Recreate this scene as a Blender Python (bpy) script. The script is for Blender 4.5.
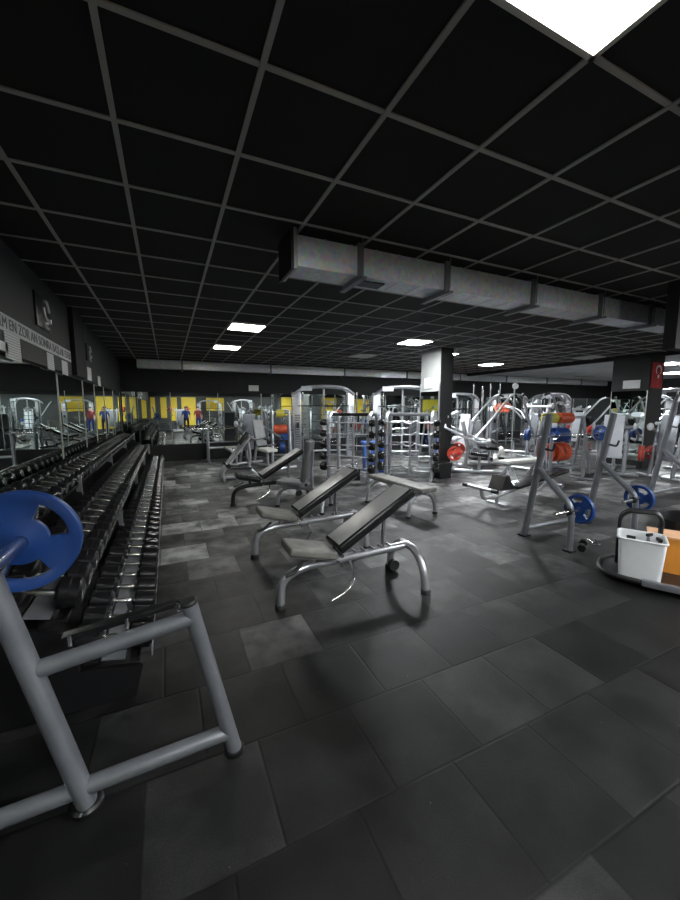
import bpy, bmesh, math, random
from mathutils import Vector, Matrix
random.seed(7)
PI = math.pi
S = bpy.context.scene
COL = S.collection
for o in list(bpy.data.objects): bpy.data.objects.remove(o)

# ------------------------------------------------------------------ camera
CAMH = 1.66
yaw, pitch, roll = 0.433413626, -0.114504755, -0.0009
cd = bpy.data.cameras.new('camera'); cam = bpy.data.objects.new('camera', cd); COL.objects.link(cam)
cy, sy = math.cos(yaw), math.sin(yaw)
fw = Vector((sy*math.cos(pitch), cy*math.cos(pitch), math.sin(pitch)))
r0 = Vector((cy, -sy, 0)); u0 = r0.cross(fw)
rr = r0*math.cos(roll)+u0*math.sin(roll); uu = -r0*math.sin(roll)+u0*math.cos(roll)
cam.matrix_world = Matrix(((rr.x, uu.x, -fw.x, 0), (rr.y, uu.y, -fw.y, 0), (rr.z, uu.z, -fw.z, CAMH), (0, 0, 0, 1)))
cd.sensor_fit = 'HORIZONTAL'; cd.sensor_width = 36; cd.lens = 370.37*36/680; cd.clip_start = 0.02
S.camera = cam

# ------------------------------------------------------------------ world, exposure, lamp strength
w = bpy.data.worlds.new('world'); S.world = w; w.use_nodes = True
w.node_tree.nodes['Background'].inputs[0].default_value = (.6, .65, .7, 1)
w.node_tree.nodes['Background'].inputs[1].default_value = 0.0
S.view_settings.view_transform = 'Standard'; S.view_settings.look = 'None'
S.view_settings.gamma = 1; S.view_settings.use_curve_mapping = False
S.view_settings.exposure = 0.52
LAMP = 25.0          # emission of the near ceiling panels
LAMP_FAR = 150.0      # the rows over the machines

# ------------------------------------------------------------------ materials
def mat(name, col, rough=.5, metal=0.0, var=0.0, scale=6.0, bump=0.0, emis=None, spec=None, col2=None, coat=0):
    m = bpy.data.materials.new(name); m.use_nodes = True
    nt = m.node_tree; b = nt.nodes['Principled BSDF']
    b.inputs['Roughness'].default_value = rough; b.inputs['Metallic'].default_value = metal
    b.inputs['Base Color'].default_value = (*col, 1)
    if coat: b.inputs['Coat Weight'].default_value = coat; b.inputs['Coat Roughness'].default_value = .15
    if spec is not None: b.inputs['Specular IOR Level'].default_value = spec
    if var or bump:
        tc = nt.nodes.new('ShaderNodeTexCoord'); n = nt.nodes.new('ShaderNodeTexNoise')
        n.inputs['Scale'].default_value = scale; n.inputs['Detail'].default_value = 4
        nt.links.new(tc.outputs['Object'], n.inputs['Vector'])
        if var:
            c2 = col2 or tuple(max(0, c*(1-var)) for c in col)
            mx = nt.nodes.new('ShaderNodeMix'); mx.data_type = 'RGBA'
            mx.inputs[6].default_value = (*col, 1); mx.inputs[7].default_value = (*c2, 1)
            rp = nt.nodes.new('ShaderNodeMapRange'); rp.inputs[1].default_value = .35; rp.inputs[2].default_value = .65
            nt.links.new(n.outputs[0], rp.inputs[0]); nt.links.new(rp.outputs[0], mx.inputs[0])
            nt.links.new(mx.outputs[2], b.inputs['Base Color'])
        if bump:
            bp = nt.nodes.new('ShaderNodeBump'); bp.inputs['Strength'].default_value = bump
            bp.inputs['Distance'].default_value = .01
            nt.links.new(n.outputs[0], bp.inputs['Height']); nt.links.new(bp.outputs[0], b.inputs['Normal'])
    if emis:
        b.inputs['Emission Color'].default_value = (*emis[0], 1); b.inputs['Emission Strength'].default_value = emis[1]
    return m

M = {}
M['steel'] = mat('silver_paint', (.50, .51, .54), .28, .75, .12, 9)
M['greysteel'] = mat('grey_paint', (.22, .232, .255), .34, .5, .15, 9)
M['palesteel'] = mat('pale_silver_paint', (.56, .58, .61), .28, .78, .1, 9)
M['chrome'] = mat('chrome', (.66, .67, .69), .22, 1.0)
M['knurl'] = mat('brushed_steel', (.75, .75, .73), .25, 1.0, .2, 60)
M['blackpaint'] = mat('black_paint', (.008, .008, .009), .35, 0, .2, 8)
M['vinyl'] = mat('black_vinyl', (.012, .012, .013), .24, 0, .3, 14, .08)
M['padsheen'] = mat('painted_vinyl_sheen', (.38, .385, .39), .36, 0, .15, 5, .05, spec=.8)  # paler than the black vinyl: lamp sheen painted into the colour
M['greyvinyl'] = mat('grey_vinyl', (.16, .165, .17), .4, 0, .25, 8, .1)
M['wornvinyl'] = mat('worn_beige_vinyl', (.24, .237, .215), .42, 0, .5, 7, .2)
M['whitevinyl'] = mat('white_vinyl', (.50, .50, .48), .45, 0, .1, 7, .1)
M['rubber'] = mat('black_rubber', (.014, .014, .015), .5, 0, .3, 20, .1)
M['weight'] = mat('black_urethane', (.010, .010, .011), .22, 0, .2, 20)
M['blue'] = mat('blue_rubber', (.008, .045, .20), .42, 0, .25, 10)
M['red'] = mat('red_rubber', (.50, .05, .03), .45, 0, .2, 10)
M['orange'] = mat('orange_red_rubber', (.55, .085, .03), .45, 0, .25, 10)
M['yellow'] = mat('yellow_rubber', (.55, .50, .06), .45, 0, .2, 10)
M['white'] = mat('white_plastic', (.72, .74, .76), .4, 0, .06, 5)
M['shroud'] = mat('white_shroud', (.62, .65, .70), .4, 0, .08, 5)
M['amber'] = mat('orange_plastic', (.62, .24, .03), .42, 0, .15, 6)
M['peach'] = mat('pale_wood_board', (.72, .42, .24), .5, 0, .2, 10)
M['bluebox'] = mat('blue_plastic', (.05, .12, .42), .45, 0, .15, 6)
M['cloth_blue'] = mat('blue_cloth', (.03, .07, .30), .8, 0, .3, 10)
M['cloth_dark'] = mat('dark_cloth', (.02, .018, .05), .8, 0, .3, 10)
M['cloth_red'] = mat('dark_red_cloth', (.22, .03, .03), .8, 0, .3, 10)
M['skin'] = mat('skin', (.50, .30, .21), .55, 0, .1, 10)
M['hair'] = mat('dark_hair', (.02, .014, .01), .6, 0, .2, 30)
M['wallblack'] = mat('black_wall_paint', (.005, .005, .006), .7, 0, .3, 2)
M['wallgrey'] = mat('charcoal_wall_paint', (.030, .032, .034), .6, 0, .15, 2)
M['wallyellow'] = mat('yellow_wall_paint', (.80, .58, .05), .6, 0, .1, 2)
M['wallpale'] = mat('rear_wall_paint', (.06, .065, .065), .6, 0, .1, 2)
M['colgrey'] = mat('grey_column_paint', (.30, .31, .30), .6, 0, .12, 3)
M['tile'] = mat('black_ceiling_tile', (.0055, .0048, .005), .85, 0, .25, 3)
M['tilegrey'] = mat('grey_ceiling_tile', (.62, .63, .65), .8, 0, .15, 2)
M['tbar'] = mat('ceiling_bar', (.36, .35, .33), .5, 0, .1, 3)
M['edge'] = mat('mirror_edge', (.45, .47, .46), .3, .6)
M['flagred'] = mat('flag_cloth', (.42, .012, .012), .7, 0, .2, 4)
M['flagwhite'] = mat('flag_white', (.8, .78, .75), .7)
M['signsilver'] = mat('sign_silver', (.8, .8, .82), .3, .4)
M['banner'] = mat('banner_vinyl', (.62, .63, .64), .6, 0, .1, 3)
M['ink'] = mat('grey_ink', (.16, .16, .17), .7)
M['lampframe'] = mat('lamp_frame', (.55, .53, .48), .5)
M['lampoff'] = mat('unlit_diffuser', (.42, .43, .43), .5)
M['lamp'] = mat('lit_diffuser', (1, 1, 1), .5, emis=((1, .985, .93), LAMP))
M['lampfar'] = mat('lit_diffuser_far', (1, 1, 1), .5, emis=((.95, .98, 1), LAMP_FAR))

def mirror_mat():
    m = bpy.data.materials.new('mirror_glass'); m.use_nodes = True
    nt = m.node_tree; b = nt.nodes['Principled BSDF']
    b.inputs['Metallic'].default_value = 1; b.inputs['Roughness'].default_value = 0.0
    b.inputs['Base Color'].default_value = (.74, .80, .77, 1)
    return m
M['mirror'] = mirror_mat()

def paper_mat():
    m = mat('printed_paper', (.72, .73, .72), .6)
    nt = m.node_tree; b = nt.nodes['Principled BSDF']
    tc = nt.nodes.new('ShaderNodeTexCoord'); wv = nt.nodes.new('ShaderNodeTexWave')
    wv.bands_direction = 'Z'; wv.inputs['Scale'].default_value = 14; wv.inputs['Distortion'].default_value = 1.5
    cr = nt.nodes.new('ShaderNodeValToRGB'); cr.color_ramp.elements[0].color = (.34, .35, .36, 1); cr.color_ramp.elements[1].color = (.74, .75, .74, 1)
    cr.color_ramp.elements[0].position = .05; cr.color_ramp.elements[1].position = .45
    nt.links.new(tc.outputs['Object'], wv.inputs['Vector']); nt.links.new(wv.outputs[0], cr.inputs[0]); nt.links.new(cr.outputs[0], b.inputs['Base Color'])
    return m
M['paper'] = paper_mat()

def duct_mat():
    m = bpy.data.materials.new('galvanised_duct'); m.use_nodes = True
    nt = m.node_tree; b = nt.nodes['Principled BSDF']
    b.inputs['Metallic'].default_value = .55
    tc = nt.nodes.new('ShaderNodeTexCoord'); v = nt.nodes.new('ShaderNodeTexVoronoi'); v.inputs['Scale'].default_value = 26
    n = nt.nodes.new('ShaderNodeTexNoise'); n.inputs['Scale'].default_value = 3.5; n.inputs['Detail'].default_value = 6
    nt.links.new(tc.outputs['Object'], v.inputs['Vector']); nt.links.new(tc.outputs['Object'], n.inputs['Vector'])
    mx = nt.nodes.new('ShaderNodeMix'); mx.data_type = 'RGBA'
    mx.inputs[6].default_value = (.80, .84, .88, 1); mx.inputs[7].default_value = (.90, .93, .97, 1)
    nt.links.new(n.outputs[0], mx.inputs[0])
    m2 = nt.nodes.new('ShaderNodeMix'); m2.data_type = 'RGBA'; m2.blend_type = 'MULTIPLY'; m2.inputs[0].default_value = .25
    nt.links.new(mx.outputs[2], m2.inputs[6]); nt.links.new(v.outputs['Color'], m2.inputs[7])
    nt.links.new(m2.outputs[2], b.inputs['Base Color'])
    mr = nt.nodes.new('ShaderNodeMapRange'); mr.inputs[3].default_value = .28; mr.inputs[4].default_value = .42
    nt.links.new(n.outputs[0], mr.inputs[0]); nt.links.new(mr.outputs[0], b.inputs['Roughness'])
    bp = nt.nodes.new('ShaderNodeBump'); bp.inputs['Strength'].default_value = .25; bp.inputs['Distance'].default_value = .02
    nt.links.new(n.outputs[0], bp.inputs['Height']); nt.links.new(bp.outputs[0], b.inputs['Normal'])
    return m
M['duct'] = duct_mat()

def floor_mat():
    """half metre rubber tiles in running bond, each with its own grey, dusty patches, worn spots, dark joints and a dim foreground painted in"""
    m = bpy.data.materials.new('rubber_floor_tiles'); m.use_nodes = True
    nt = m.node_tree; L = nt.links; b = nt.nodes['Principled BSDF']
    def N(t, **k):
        n = nt.nodes.new(t)
        for a, v in k.items(): setattr(n, a, v)
        return n
    def math_(op, a, bb=None):
        n = N('ShaderNodeMath', operation=op)
        for i, x in enumerate((a, bb)):
            if x is None: continue
            if isinstance(x, (int, float)): n.inputs[i].default_value = x
            else: L.new(x, n.inputs[i])
        return n.outputs[0]
    tc = N('ShaderNodeTexCoord'); sp = N('ShaderNodeSeparateXYZ'); L.new(tc.outputs['Object'], sp.inputs[0])
    nw = N('ShaderNodeTexNoise'); nw.inputs['Scale'].default_value = 1.3; L.new(tc.outputs['Object'], nw.inputs['Vector'])
    wob = math_('MULTIPLY', math_('SUBTRACT', nw.outputs[0], .5), .022)
    y = math_('ADD', math_('MULTIPLY', math_('SUBTRACT', sp.outputs[1], .2), 2.0), wob)
    row = math_('FLOOR', y)
    wn = N('ShaderNodeTexWhiteNoise', noise_dimensions='1D'); L.new(row, wn.inputs['W'])
    par = math_('MODULO', math_('ADD', row, 200), 2.0)
    off = math_('ADD', math_('MULTIPLY', par, .5), math_('MULTIPLY', wn.outputs[0], .16))
    x = math_('ADD', math_('ADD', math_('MULTIPLY', math_('SUBTRACT', sp.outputs[0], .40), 2.0), off), wob)
    colm = math_('FLOOR', x)
    fx = math_('FRACT', x); fy = math_('FRACT', y)
    ex = math_('MINIMUM', fx, math_('SUBTRACT', 1.0, fx)); ey = math_('MINIMUM', fy, math_('SUBTRACT', 1.0, fy))
    e = math_('MINIMUM', ex, ey)
    cb = N('ShaderNodeCombineXYZ'); L.new(colm, cb.inputs[0]); L.new(row, cb.inputs[1])
    w2 = N('ShaderNodeTexWhiteNoise', noise_dimensions='2D'); L.new(cb.outputs[0], w2.inputs['Vector'])
    # dust clouds, shifted per tile so patches break at the joints
    va = N('ShaderNodeVectorMath', operation='ADD'); L.new(tc.outputs['Object'], va.inputs[0])
    vs = N('ShaderNodeVectorMath', operation='SCALE'); vs.inputs['Scale'].default_value = 3.0; L.new(w2.outputs['Color'], vs.inputs[0]); L.new(vs.outputs[0], va.inputs[1])
    d = N('ShaderNodeTexNoise'); d.inputs['Scale'].default_value = 3.0; d.inputs['Detail'].default_value = 8; d.inputs['Roughness'].default_value = .6
    L.new(va.outputs[0], d.inputs['Vector'])
    dr = N('ShaderNodeMapRange'); dr.inputs[1].default_value = .40; dr.inputs[2].default_value = .68; L.new(d.outputs[0], dr.inputs[0])
    g = N('ShaderNodeTexNoise'); g.inputs['Scale'].default_value = 170; g.inputs['Detail'].default_value = 2; L.new(tc.outputs['Object'], g.inputs['Vector'])
    gr = N('ShaderNodeMapRange'); gr.inputs[1].default_value = .3; gr.inputs[2].default_value = .7; gr.inputs[3].default_value = .65; gr.inputs[4].default_value = 1.35; L.new(g.outputs[0], gr.inputs[0])
    pw = math_('POWER', w2.outputs[0], 2.2)
    amt = math_('MULTIPLY', math_('ADD', math_('MULTIPLY', pw, .9), .28), dr.outputs[0])
    dust_light_ramp = N('ShaderNodeMapRange'); dust_light_ramp.inputs[1].default_value = 1.9; dust_light_ramp.inputs[2].default_value = 4.6; dust_light_ramp.inputs[3].default_value = .05; dust_light_ramp.inputs[4].default_value = 1.0; L.new(sp.outputs[1], dust_light_ramp.inputs[0])  # dust and tile tone fade towards the camera, painting in dimmer foreground light
    val = math_('ADD', math_('ADD', .004, math_('MULTIPLY', math_('POWER', w2.outputs[0], 3.0), math_('ADD', .008, math_('MULTIPLY', dust_light_ramp.outputs[0], .035)))), math_('MULTIPLY', math_('MULTIPLY', amt, dust_light_ramp.outputs[0]), .34))
    val = math_('MULTIPLY', val, gr.outputs[0])
    jr = N('ShaderNodeMapRange'); jr.inputs[1].default_value = .003; jr.inputs[2].default_value = .018; jr.inputs[3].default_value = .42; jr.inputs[4].default_value = 1; L.new(e, jr.inputs[0])
    val = math_('MULTIPLY', val, jr.outputs[0])
    # pale flecks
    fl = N('ShaderNodeTexVoronoi'); fl.inputs['Scale'].default_value = 9; L.new(tc.outputs['Object'], fl.inputs['Vector'])
    fk = math_('LESS_THAN', fl.outputs['Distance'], .022)
    val = math_('ADD', val, math_('MULTIPLY', fk, .12))
    cc = N('ShaderNodeCombineColor'); L.new(val, cc.inputs[0]); L.new(math_('MULTIPLY', val, 1.01), cc.inputs[1]); L.new(math_('MULTIPLY', val, 1.0), cc.inputs[2])
    L.new(cc.outputs[0], b.inputs['Base Color'])
    b.inputs['Specular IOR Level'].default_value = .24
    rr_ = N('ShaderNodeMapRange'); rr_.inputs[3].default_value = .42; rr_.inputs[4].default_value = .6; L.new(d.outputs[0], rr_.inputs[0]); L.new(rr_.outputs[0], b.inputs['Roughness'])
    hb = math_('ADD', math_('MULTIPLY', jr.outputs[0], 1.0), math_('MULTIPLY', g.outputs[0], .25))
    bp = N('ShaderNodeBump'); bp.inputs['Strength'].default_value = .5; bp.inputs['Distance'].default_value = .004
    L.new(hb, bp.inputs['Height']); L.new(bp.outputs[0], b.inputs['Normal'])
    return m
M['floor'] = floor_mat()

# ------------------------------------------------------------------ mesh helpers
def frame_from(d):
    d = d.normalized(); a = Vector((0, 0, 1)) if abs(d.z) < .9 else Vector((1, 0, 0))
    x = a.cross(d).normalized(); return x, d.cross(x)

def rounded(pts, rad, n=5):
    """round the corners of a polyline"""
    pts = [Vector(p) for p in pts]
    if rad <= 0 or len(pts) < 3: return pts
    out = [pts[0]]
    for i in range(1, len(pts)-1):
        a, p, c = pts[i-1], pts[i], pts[i+1]
        la, lc = (a-p).length, (c-p).length
        t = min(rad, la*.49, lc*.49)
        s, e = p+(a-p)/la*t, p+(c-p)/lc*t
        for k in range(n+1):
            u = k/n; out.append(s*(1-u)**2+p*2*u*(1-u)+e*u*u)
    out.append(pts[-1]); return out

class MB:
    def __init__(s): s.bm = bmesh.new()
    def box(s, c, size, rot=None, bev=0, seg=2):
        b = bmesh.new(); bmesh.ops.create_cube(b, size=1)
        bmesh.ops.scale(b, vec=Vector(size), verts=b.verts)
        if bev: bmesh.ops.bevel(b, geom=b.edges[:], offset=bev, segments=seg, profile=.6, affect='EDGES')
        mt = Matrix.Translation(Vector(c)) @ (rot.to_4x4() if rot else Matrix.Identity(4))
        bmesh.ops.transform(b, matrix=mt, verts=b.verts)
        s._merge(b); return s
    def _merge(s, b):
        me = bpy.data.meshes.new('t'); b.to_mesh(me); b.free(); s.bm.from_mesh(me); bpy.data.meshes.remove(me)
    def tube(s, pts, r, n=12, rad=0, cap=True, flat=1.0):
        P = rounded(pts, rad); rings = []; x = None
        for i, p in enumerate(P):
            d = (P[min(i+1, len(P)-1)]-P[max(i-1, 0)]).normalized()
            if x is None: x, y = frame_from(d)
            else:
                x = (x-d*x.dot(d)).normalized(); y = d.cross(x)
            rings.append([s.bm.verts.new(p+x*math.cos(2*PI*k/n)*r+y*math.sin(2*PI*k/n)*r*flat) for k in range(n)])
        for a, b in zip(rings, rings[1:]):
            for k in range(n): s.bm.faces.new((a[k], a[(k+1) % n], b[(k+1) % n], b[k]))
        if cap: s.bm.faces.new(list(reversed(rings[0]))); s.bm.faces.new(rings[-1])
        return s
    def cyl(s, a, b, r, n=16, r2=None):
        return s.lathe([(0, r), ((Vector(b)-Vector(a)).length, r if r2 is None else r2)], a, Vector(b)-Vector(a), n)
    def lathe(s, prof, o, axis, n=20):
        o = Vector(o); d = Vector(axis).normalized(); x, y = frame_from(d); rings = []
        for t, r in prof:
            rings.append([s.bm.verts.new(o+d*t+x*math.cos(2*PI*k/n)*r+y*math.sin(2*PI*k/n)*r) for k in range(n)])
        for a, b in zip(rings, rings[1:]):
            for k in range(n): s.bm.faces.new((a[k], a[(k+1) % n], b[(k+1) % n], b[k]))
        s.bm.faces.new(list(reversed(rings[0]))); s.bm.faces.new(rings[-1]); return s
    def prism(s, poly, ax, t0, t1):
        """2D outline extruded along an axis; poly in the two other axes"""
        def P(u, v, t): return {'x': (t, u, v), 'y': (u, t, v), 'z': (u, v, t)}[ax]
        a = [s.bm.verts.new(P(u, v, t0)) for u, v in poly]; b = [s.bm.verts.new(P(u, v, t1)) for u, v in poly]
        s.bm.faces.new(a); s.bm.faces.new(list(reversed(b)))
        for i in range(len(a)): s.bm.faces.new((a[i], b[i], b[(i+1) % len(a)], a[(i+1) % len(a)]))
        return s
    def mesh(s, name, m):
        bmesh.ops.remove_doubles(s.bm, verts=s.bm.verts, dist=1e-5)
        bmesh.ops.recalc_face_normals(s.bm, faces=s.bm.faces)
        me = bpy.data.meshes.new(name); s.bm.to_mesh(me); s.bm.free()
        for p in me.polygons: p.use_smooth = True
        me.set_sharp_from_angle(angle=math.radians(38)); me.materials.append(m); return me
    def build(s, name, m, parent=None, label=None):
        o = bpy.data.objects.new(name, s.mesh(name, m)); COL.objects.link(o); o.parent = parent
        if label: o['label'] = label
        return o

def thing(name, label, cat, loc=(0, 0, 0), rz=0, group=None):
    o = bpy.data.objects.new(name, None); COL.objects.link(o); o.location = loc; o.rotation_euler = (0, 0, rz)
    o.empty_display_size = .1
    return tag(o, label, cat, group)
def tag(o, label, cat, group=None):
    o['label'] = label; o['category'] = cat
    if group: o['group'] = group
    return o
def struct(name, mb, m, parent=None):
    o = mb.build(name, m, parent); o['kind'] = 'structure'; return o
def copy_tree(o, loc=None, rz=None, label=None, group=None, parent=None, rot=None):
    c = o.copy(); COL.objects.link(c); c.parent = parent
    for ch in o.children: copy_tree(ch, parent=c)
    if loc is not None: c.location = loc
    if rz is not None: c.rotation_euler = (0, 0, rz)
    if rot is not None: c.rotation_euler = rot
    if label: c['label'] = label
    if group: c['group'] = group
    return c
ORD = ['', 'first', 'second', 'third', 'fourth', 'fifth', 'sixth', 'seventh', 'eighth', 'ninth', 'tenth', 'eleventh', 'twelfth', 'thirteenth', 'fourteenth',
       'fifteenth', 'sixteenth', 'seventeenth', 'eighteenth', 'nineteenth', 'twentieth']
def ordn(i):
    if i <= 20: return ORD[i]
    if i == 30: return 'thirtieth'
    if i == 40: return 'fortieth'
    return {2: 'twenty', 3: 'thirty', 4: 'forty'}[i//10]+'-'+ORD[i % 10]
def RY(a): return Matrix.Rotation(a, 3, 'Y')
def RX(a): return Matrix.Rotation(a, 3, 'X')
def RZ(a): return Matrix.Rotation(a, 3, 'Z')

# ------------------------------------------------------------------ room
CE = 3.08; XL = -1.25; YB = 12.6; YR = -5.0; XB = 11.62; XR = 23.0
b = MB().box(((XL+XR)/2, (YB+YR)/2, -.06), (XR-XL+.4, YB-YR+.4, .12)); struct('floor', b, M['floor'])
b = MB().box(((XL+XB)/2, (YB+YR)/2, CE+.05), (XB-XL+.3, YB-YR+.3, .1)); ceil_ob = struct('ceiling', b, M['tile'])
def gx(i): return (i-.2847)*.6
def gy(j): return (j+2.818)*.6
b = MB()
for i in range(-1, 20):
    if gx(i) < XB: b.box((gx(i), (YB+YR)/2, CE-.004), (.026, YB-YR, .012))
for j in range(-11, 19):
    if YR < gy(j) < YB: b.box(((XL+XB)/2, gy(j), CE-.003), (XB-XL, .026, .010))
g_ = b.build('suspension_grid', M['tbar'], ceil_ob)
b = MB().box(((XB+XR)/2+.1, (YB+YR)/2, CE+.05), (XR-XB, YB-YR+.3, .1)); struct('ceiling_1', b, M['tilegrey'])
b = MB().box((XB+.1, (YB+YR)/2, CE-.05), (.22, YB-YR, .10)); struct('trim_1', b, M['wallblack'])       # low beam between the halls
# back wall: solid wall, mirrors are flat panels on it
b = MB().box(((XL+XR)/2, YB+.1, CE/2), (XR-XL+.4, .2, CE)); struct('wall_back', b, M['wallblack'])
b = MB().box((XL-.1, (YB+YR)/2, CE/2), (.2, YB-YR, CE)); b.box((XL+.02, 9.95, 2.6), (.04, 5.30, .96)); b.box((XL+.02, .75, 2.6), (.04, 11.5, .96))
struct('wall_left', b, M['wallgrey'])
b = MB().box(((XL+XR)/2, YR-.1, CE/2), (XR-XL+.4, .2, CE)); struct('wall_rear', b, M['wallpale'])
b = MB().box((XR+.1, (YB+YR)/2, CE/2), (.2, YB-YR, CE)); struct('wall_right', b, M['wallgrey'])
b = MB()
for a, c, z0, z1 in ((-1.1, -.8, .9, 2.4), (-.45, -.05, .9, 2.4), (.2, .65, .7, 2.4), (.95, 1.95, .2, 2.42), (2.7, 4.0, 1.4, 2.4), (8.6, 10.6, 1.0, 2.5), (11.4, 13.6, .6, 2.5), (15, 17, .8, 2.4)):
    b.box(((a+c)/2, YR+.012, (z0+z1)/2), (c-a, .02, z1-z0))
struct('trim_2', b, M['wallyellow'])
b = MB().box(((XL+XR)/2, YR+.02, 2.79), (XR-XL, .03, .56)); struct('trim_3', b, M['wallblack'])
b = MB().box((XL+.045, 6.86, 2.6), (.11, .74, .955)); struct('trim_4', b, M['wallblack'])                 # black pilaster on the upper wall
b = MB().box(((XL+XR)/2, YB-.02, .26), (XR-XL, .05, .52)); b.box((XL+.012, (YR+YB)/2, .26), (.024, YB-YR, .52)); struct('baseboard_back', b, M['wallblack'])
# black bulkhead hanging beside the near duct
b = MB().box((6.28, 2.36, 2.70), (2.1, .12, .76)); struct('trim_5', b, M['wallblack'])

def mirror_panel(p, size, label, edges):
    t = thing('wall_mirror', label, 'mirror', p, 0, None)
    MB().box((0, 0, 0), size).build('mirror_pane', M['mirror'], t)
    e = MB()
    for c, s in edges: e.box(c, s)
    e.build('edge_strip', M['edge'], t); return t
ms = [-4.9, -2.0, 5.76, 7.3, 8.35, 9.5, 11.0, 12.54]
for i, (a, c) in enumerate(zip(ms, ms[1:])):
    if c < 1: continue
    mirror_panel((XL+.008, (a+c)/2, 1.31), (.012, c-a-.004, 1.57), 'tall wall mirror behind the dumbbell racks, %s panel counted from the far corner' % ordn(len(ms)-1-i),
                 [((.008, (c-a)/2-.012, 0), (.010, .016, 1.57))])
mb_ = [-1.2, .1, 1.5, 2.9, 4.4, 6.0, 7.8, 9.6, 11.4, 13.4, 15.6, 18, 20.4, 22.9]
for i, (a, c) in enumerate(zip(mb_, mb_[1:])):
    mirror_panel(((a+c)/2, YB-.008, 1.325), (c-a-.004, .012, 1.60), 'tall wall mirror on the far wall, %s panel counted from the left corner' % ordn(i+1),
                 [(((c-a)/2-.01, -.008, 0), (.012, .008, 1.60))])

# columns
b = MB().box((6.17, 7.57, CE/2), (.36, .75, CE-.01)); struct('wall_pillar', b, M['colgrey'])
b = MB().box((6.18, 7.185, CE/2), (.37, .016, CE-.02)); struct('trim_6', b, M['wallblack'])
t = thing('pillar_mirror', 'narrow tall mirror clad on the grey pillar below the paper notice', 'mirror', (5.975, 7.57, 1.15))
MB().box((0, 0, 0), (.014, .74, 1.80)).build('mirror_pane', M['mirror'], t)
MB().box((-.002, -.365, .1), (.02, .02, 2.0)).box((-.002, .365, .1), (.02, .02, 2.0)).build('edge_strip', M['palesteel'], t)
b = MB().box((11.95, 6.05, CE/2), (.66, .92, CE-.01)); struct('wall_pillar_1', b, M['wallblack'])
t = thing('pillar_mirror', 'mirror clad on the wide black pillar next to the red flag', 'mirror', (11.612, 6.05, 1.15))
MB().box((0, 0, 0), (.012, .90, 1.9)).build('mirror_pane', M['mirror'], t)
MB().box((-.002, -.44, 0), (.014, .02, 1.9)).box((-.002, .44, 0), (.014, .02, 1.9)).build('edge_strip', M['edge'], t)

# ceiling lamps
def lamp(i, j, label, lit=1, wide=1):
    t = thing('ceiling_light', label, 'light', (gx(i+.5), gy(j+.5), CE-.02), 0, 'square ceiling panels')
    f = MB(); s = .3
    for sx, sy_ in ((1, 0), (-1, 0), (0, 1), (0, -1)):
        f.box((sx*(s-.012), sy_*(s-.012), 0), (.024 if sx else .6, .024 if sy_ else .6, .022))
    f.build('lamp_frame', M['lampframe'], t)
    MB().box((0, 0, .004), (.56, .56, .012)).build('diffuser', M[('lampoff', 'lamp', 'lampfar')[lit]], t)
    return t
lamp(2, -2, 'large glowing square ceiling light nearest the camera', 1)
lamp(2, 8, 'lit square ceiling light over the incline benches, nearer of the left pair', 1)
lamp(2, 12, 'lit square ceiling light near the far wall, farther of the left pair', 1)
lamp(8, 8, 'lit square ceiling light beside the grey pillar', 2)
lamp(11, 10, 'small lit ceiling light just behind the grey pillar', 2)
lamp(16, 12, 'lit square ceiling light over the machines right of the grey pillar', 2)
lamp(8, 12, 'unlit grey ceiling panel left of the grey pillar', 0)
lamp(18, 8, 'unlit grey ceiling panel near the black pillar', 0)
for q, (i, j) in enumerate(((8, -5), (14, -3), (2, -7), (14, -7))):  # unseen lamps added so the rear wall reads bright in the mirrors
    lamp(i, j, 'added unseen ceiling light behind the camera, %s of four' % ORD[q+1], 2)
def hall_lamp(x, y, label, lit=2):
    t = lamp(0, 0, label, lit); t.location = (x, y, CE-.02)
hall_lamp(15.0, 6.75, 'lit ceiling light just right of the red flag, upper one')
hall_lamp(19.2, 8.4, 'lit ceiling light right of the red flag, lower one')
hall_lamp(15.0, 1.6, 'lit ceiling light in the side hall on the right, nearest row')
hall_lamp(17.5, 11.0, 'unlit ceiling panel in the side hall close to the far wall', 0)
hall_lamp(16.0, -1.5, 'lit ceiling light in the side hall behind the camera')

# ducts
def duct(name, x0, x1, y0, y1, z0, z1, label, step, straps, endcap=True):
    t = thing(name, label, 'duct', (x0, (y0+y1)/2, z0)); L_ = x1-x0; W_ = y1-y0; H_ = z1-z0
    m = MB(); m.box((L_/2, 0, H_/2), (L_, W_, H_)); m.build('duct_body', M['duct'], t)
    x = step
    while x < L_-.05:
        MB().box((x, 0, H_/2), (.012, W_+.008, H_+.008)).build('seam', M['duct'], t); x += step
    for x in straps:
        f = MB().box((x, 0, H_/2), (.05, W_+.05, H_+.05)).build('joint_flange', M['greysteel'], t)
        MB().box((x, 0, -.034), (.05, W_+.16, .02)).box((x, -W_/2-.055, (CE-z0)/2), (.008, .008, CE-z0)).box((x, W_/2+.055, (CE-z0)/2), (.008, .008, CE-z0)).build('hanger', M['greysteel'], t)
    if endcap:
        MB().box((-.03, 0, H_/2), (.03, W_+.07, H_+.07)).build('end_flange', M['steel'], t)
        MB().box((-.055, 0, H_/2-.005), (.022, W_+.08, H_+.08)).build('end_cap', M['blackpaint'], t)
    return t
t = duct('air_duct', 1.0, 6.9, 2.96, 3.24, 2.785, 3.02, 'galvanised rectangular air duct hanging from the near ceiling', .24, (.56, 1.5, 2.7, 3.9, 5.0))
MB().box((.73, .01, -.006), (.26, .14, .012)).build('vent_grille', M['blackpaint'], t)
duct('air_duct', -.74, 21.5, 12.26, 12.52, 2.80, 3.05, 'long galvanised air duct running along the top of the far wall', 1.9, (1.2, 3.9, 6.6, 9.3, 12, 14.7, 17.4, 20), False)

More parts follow.
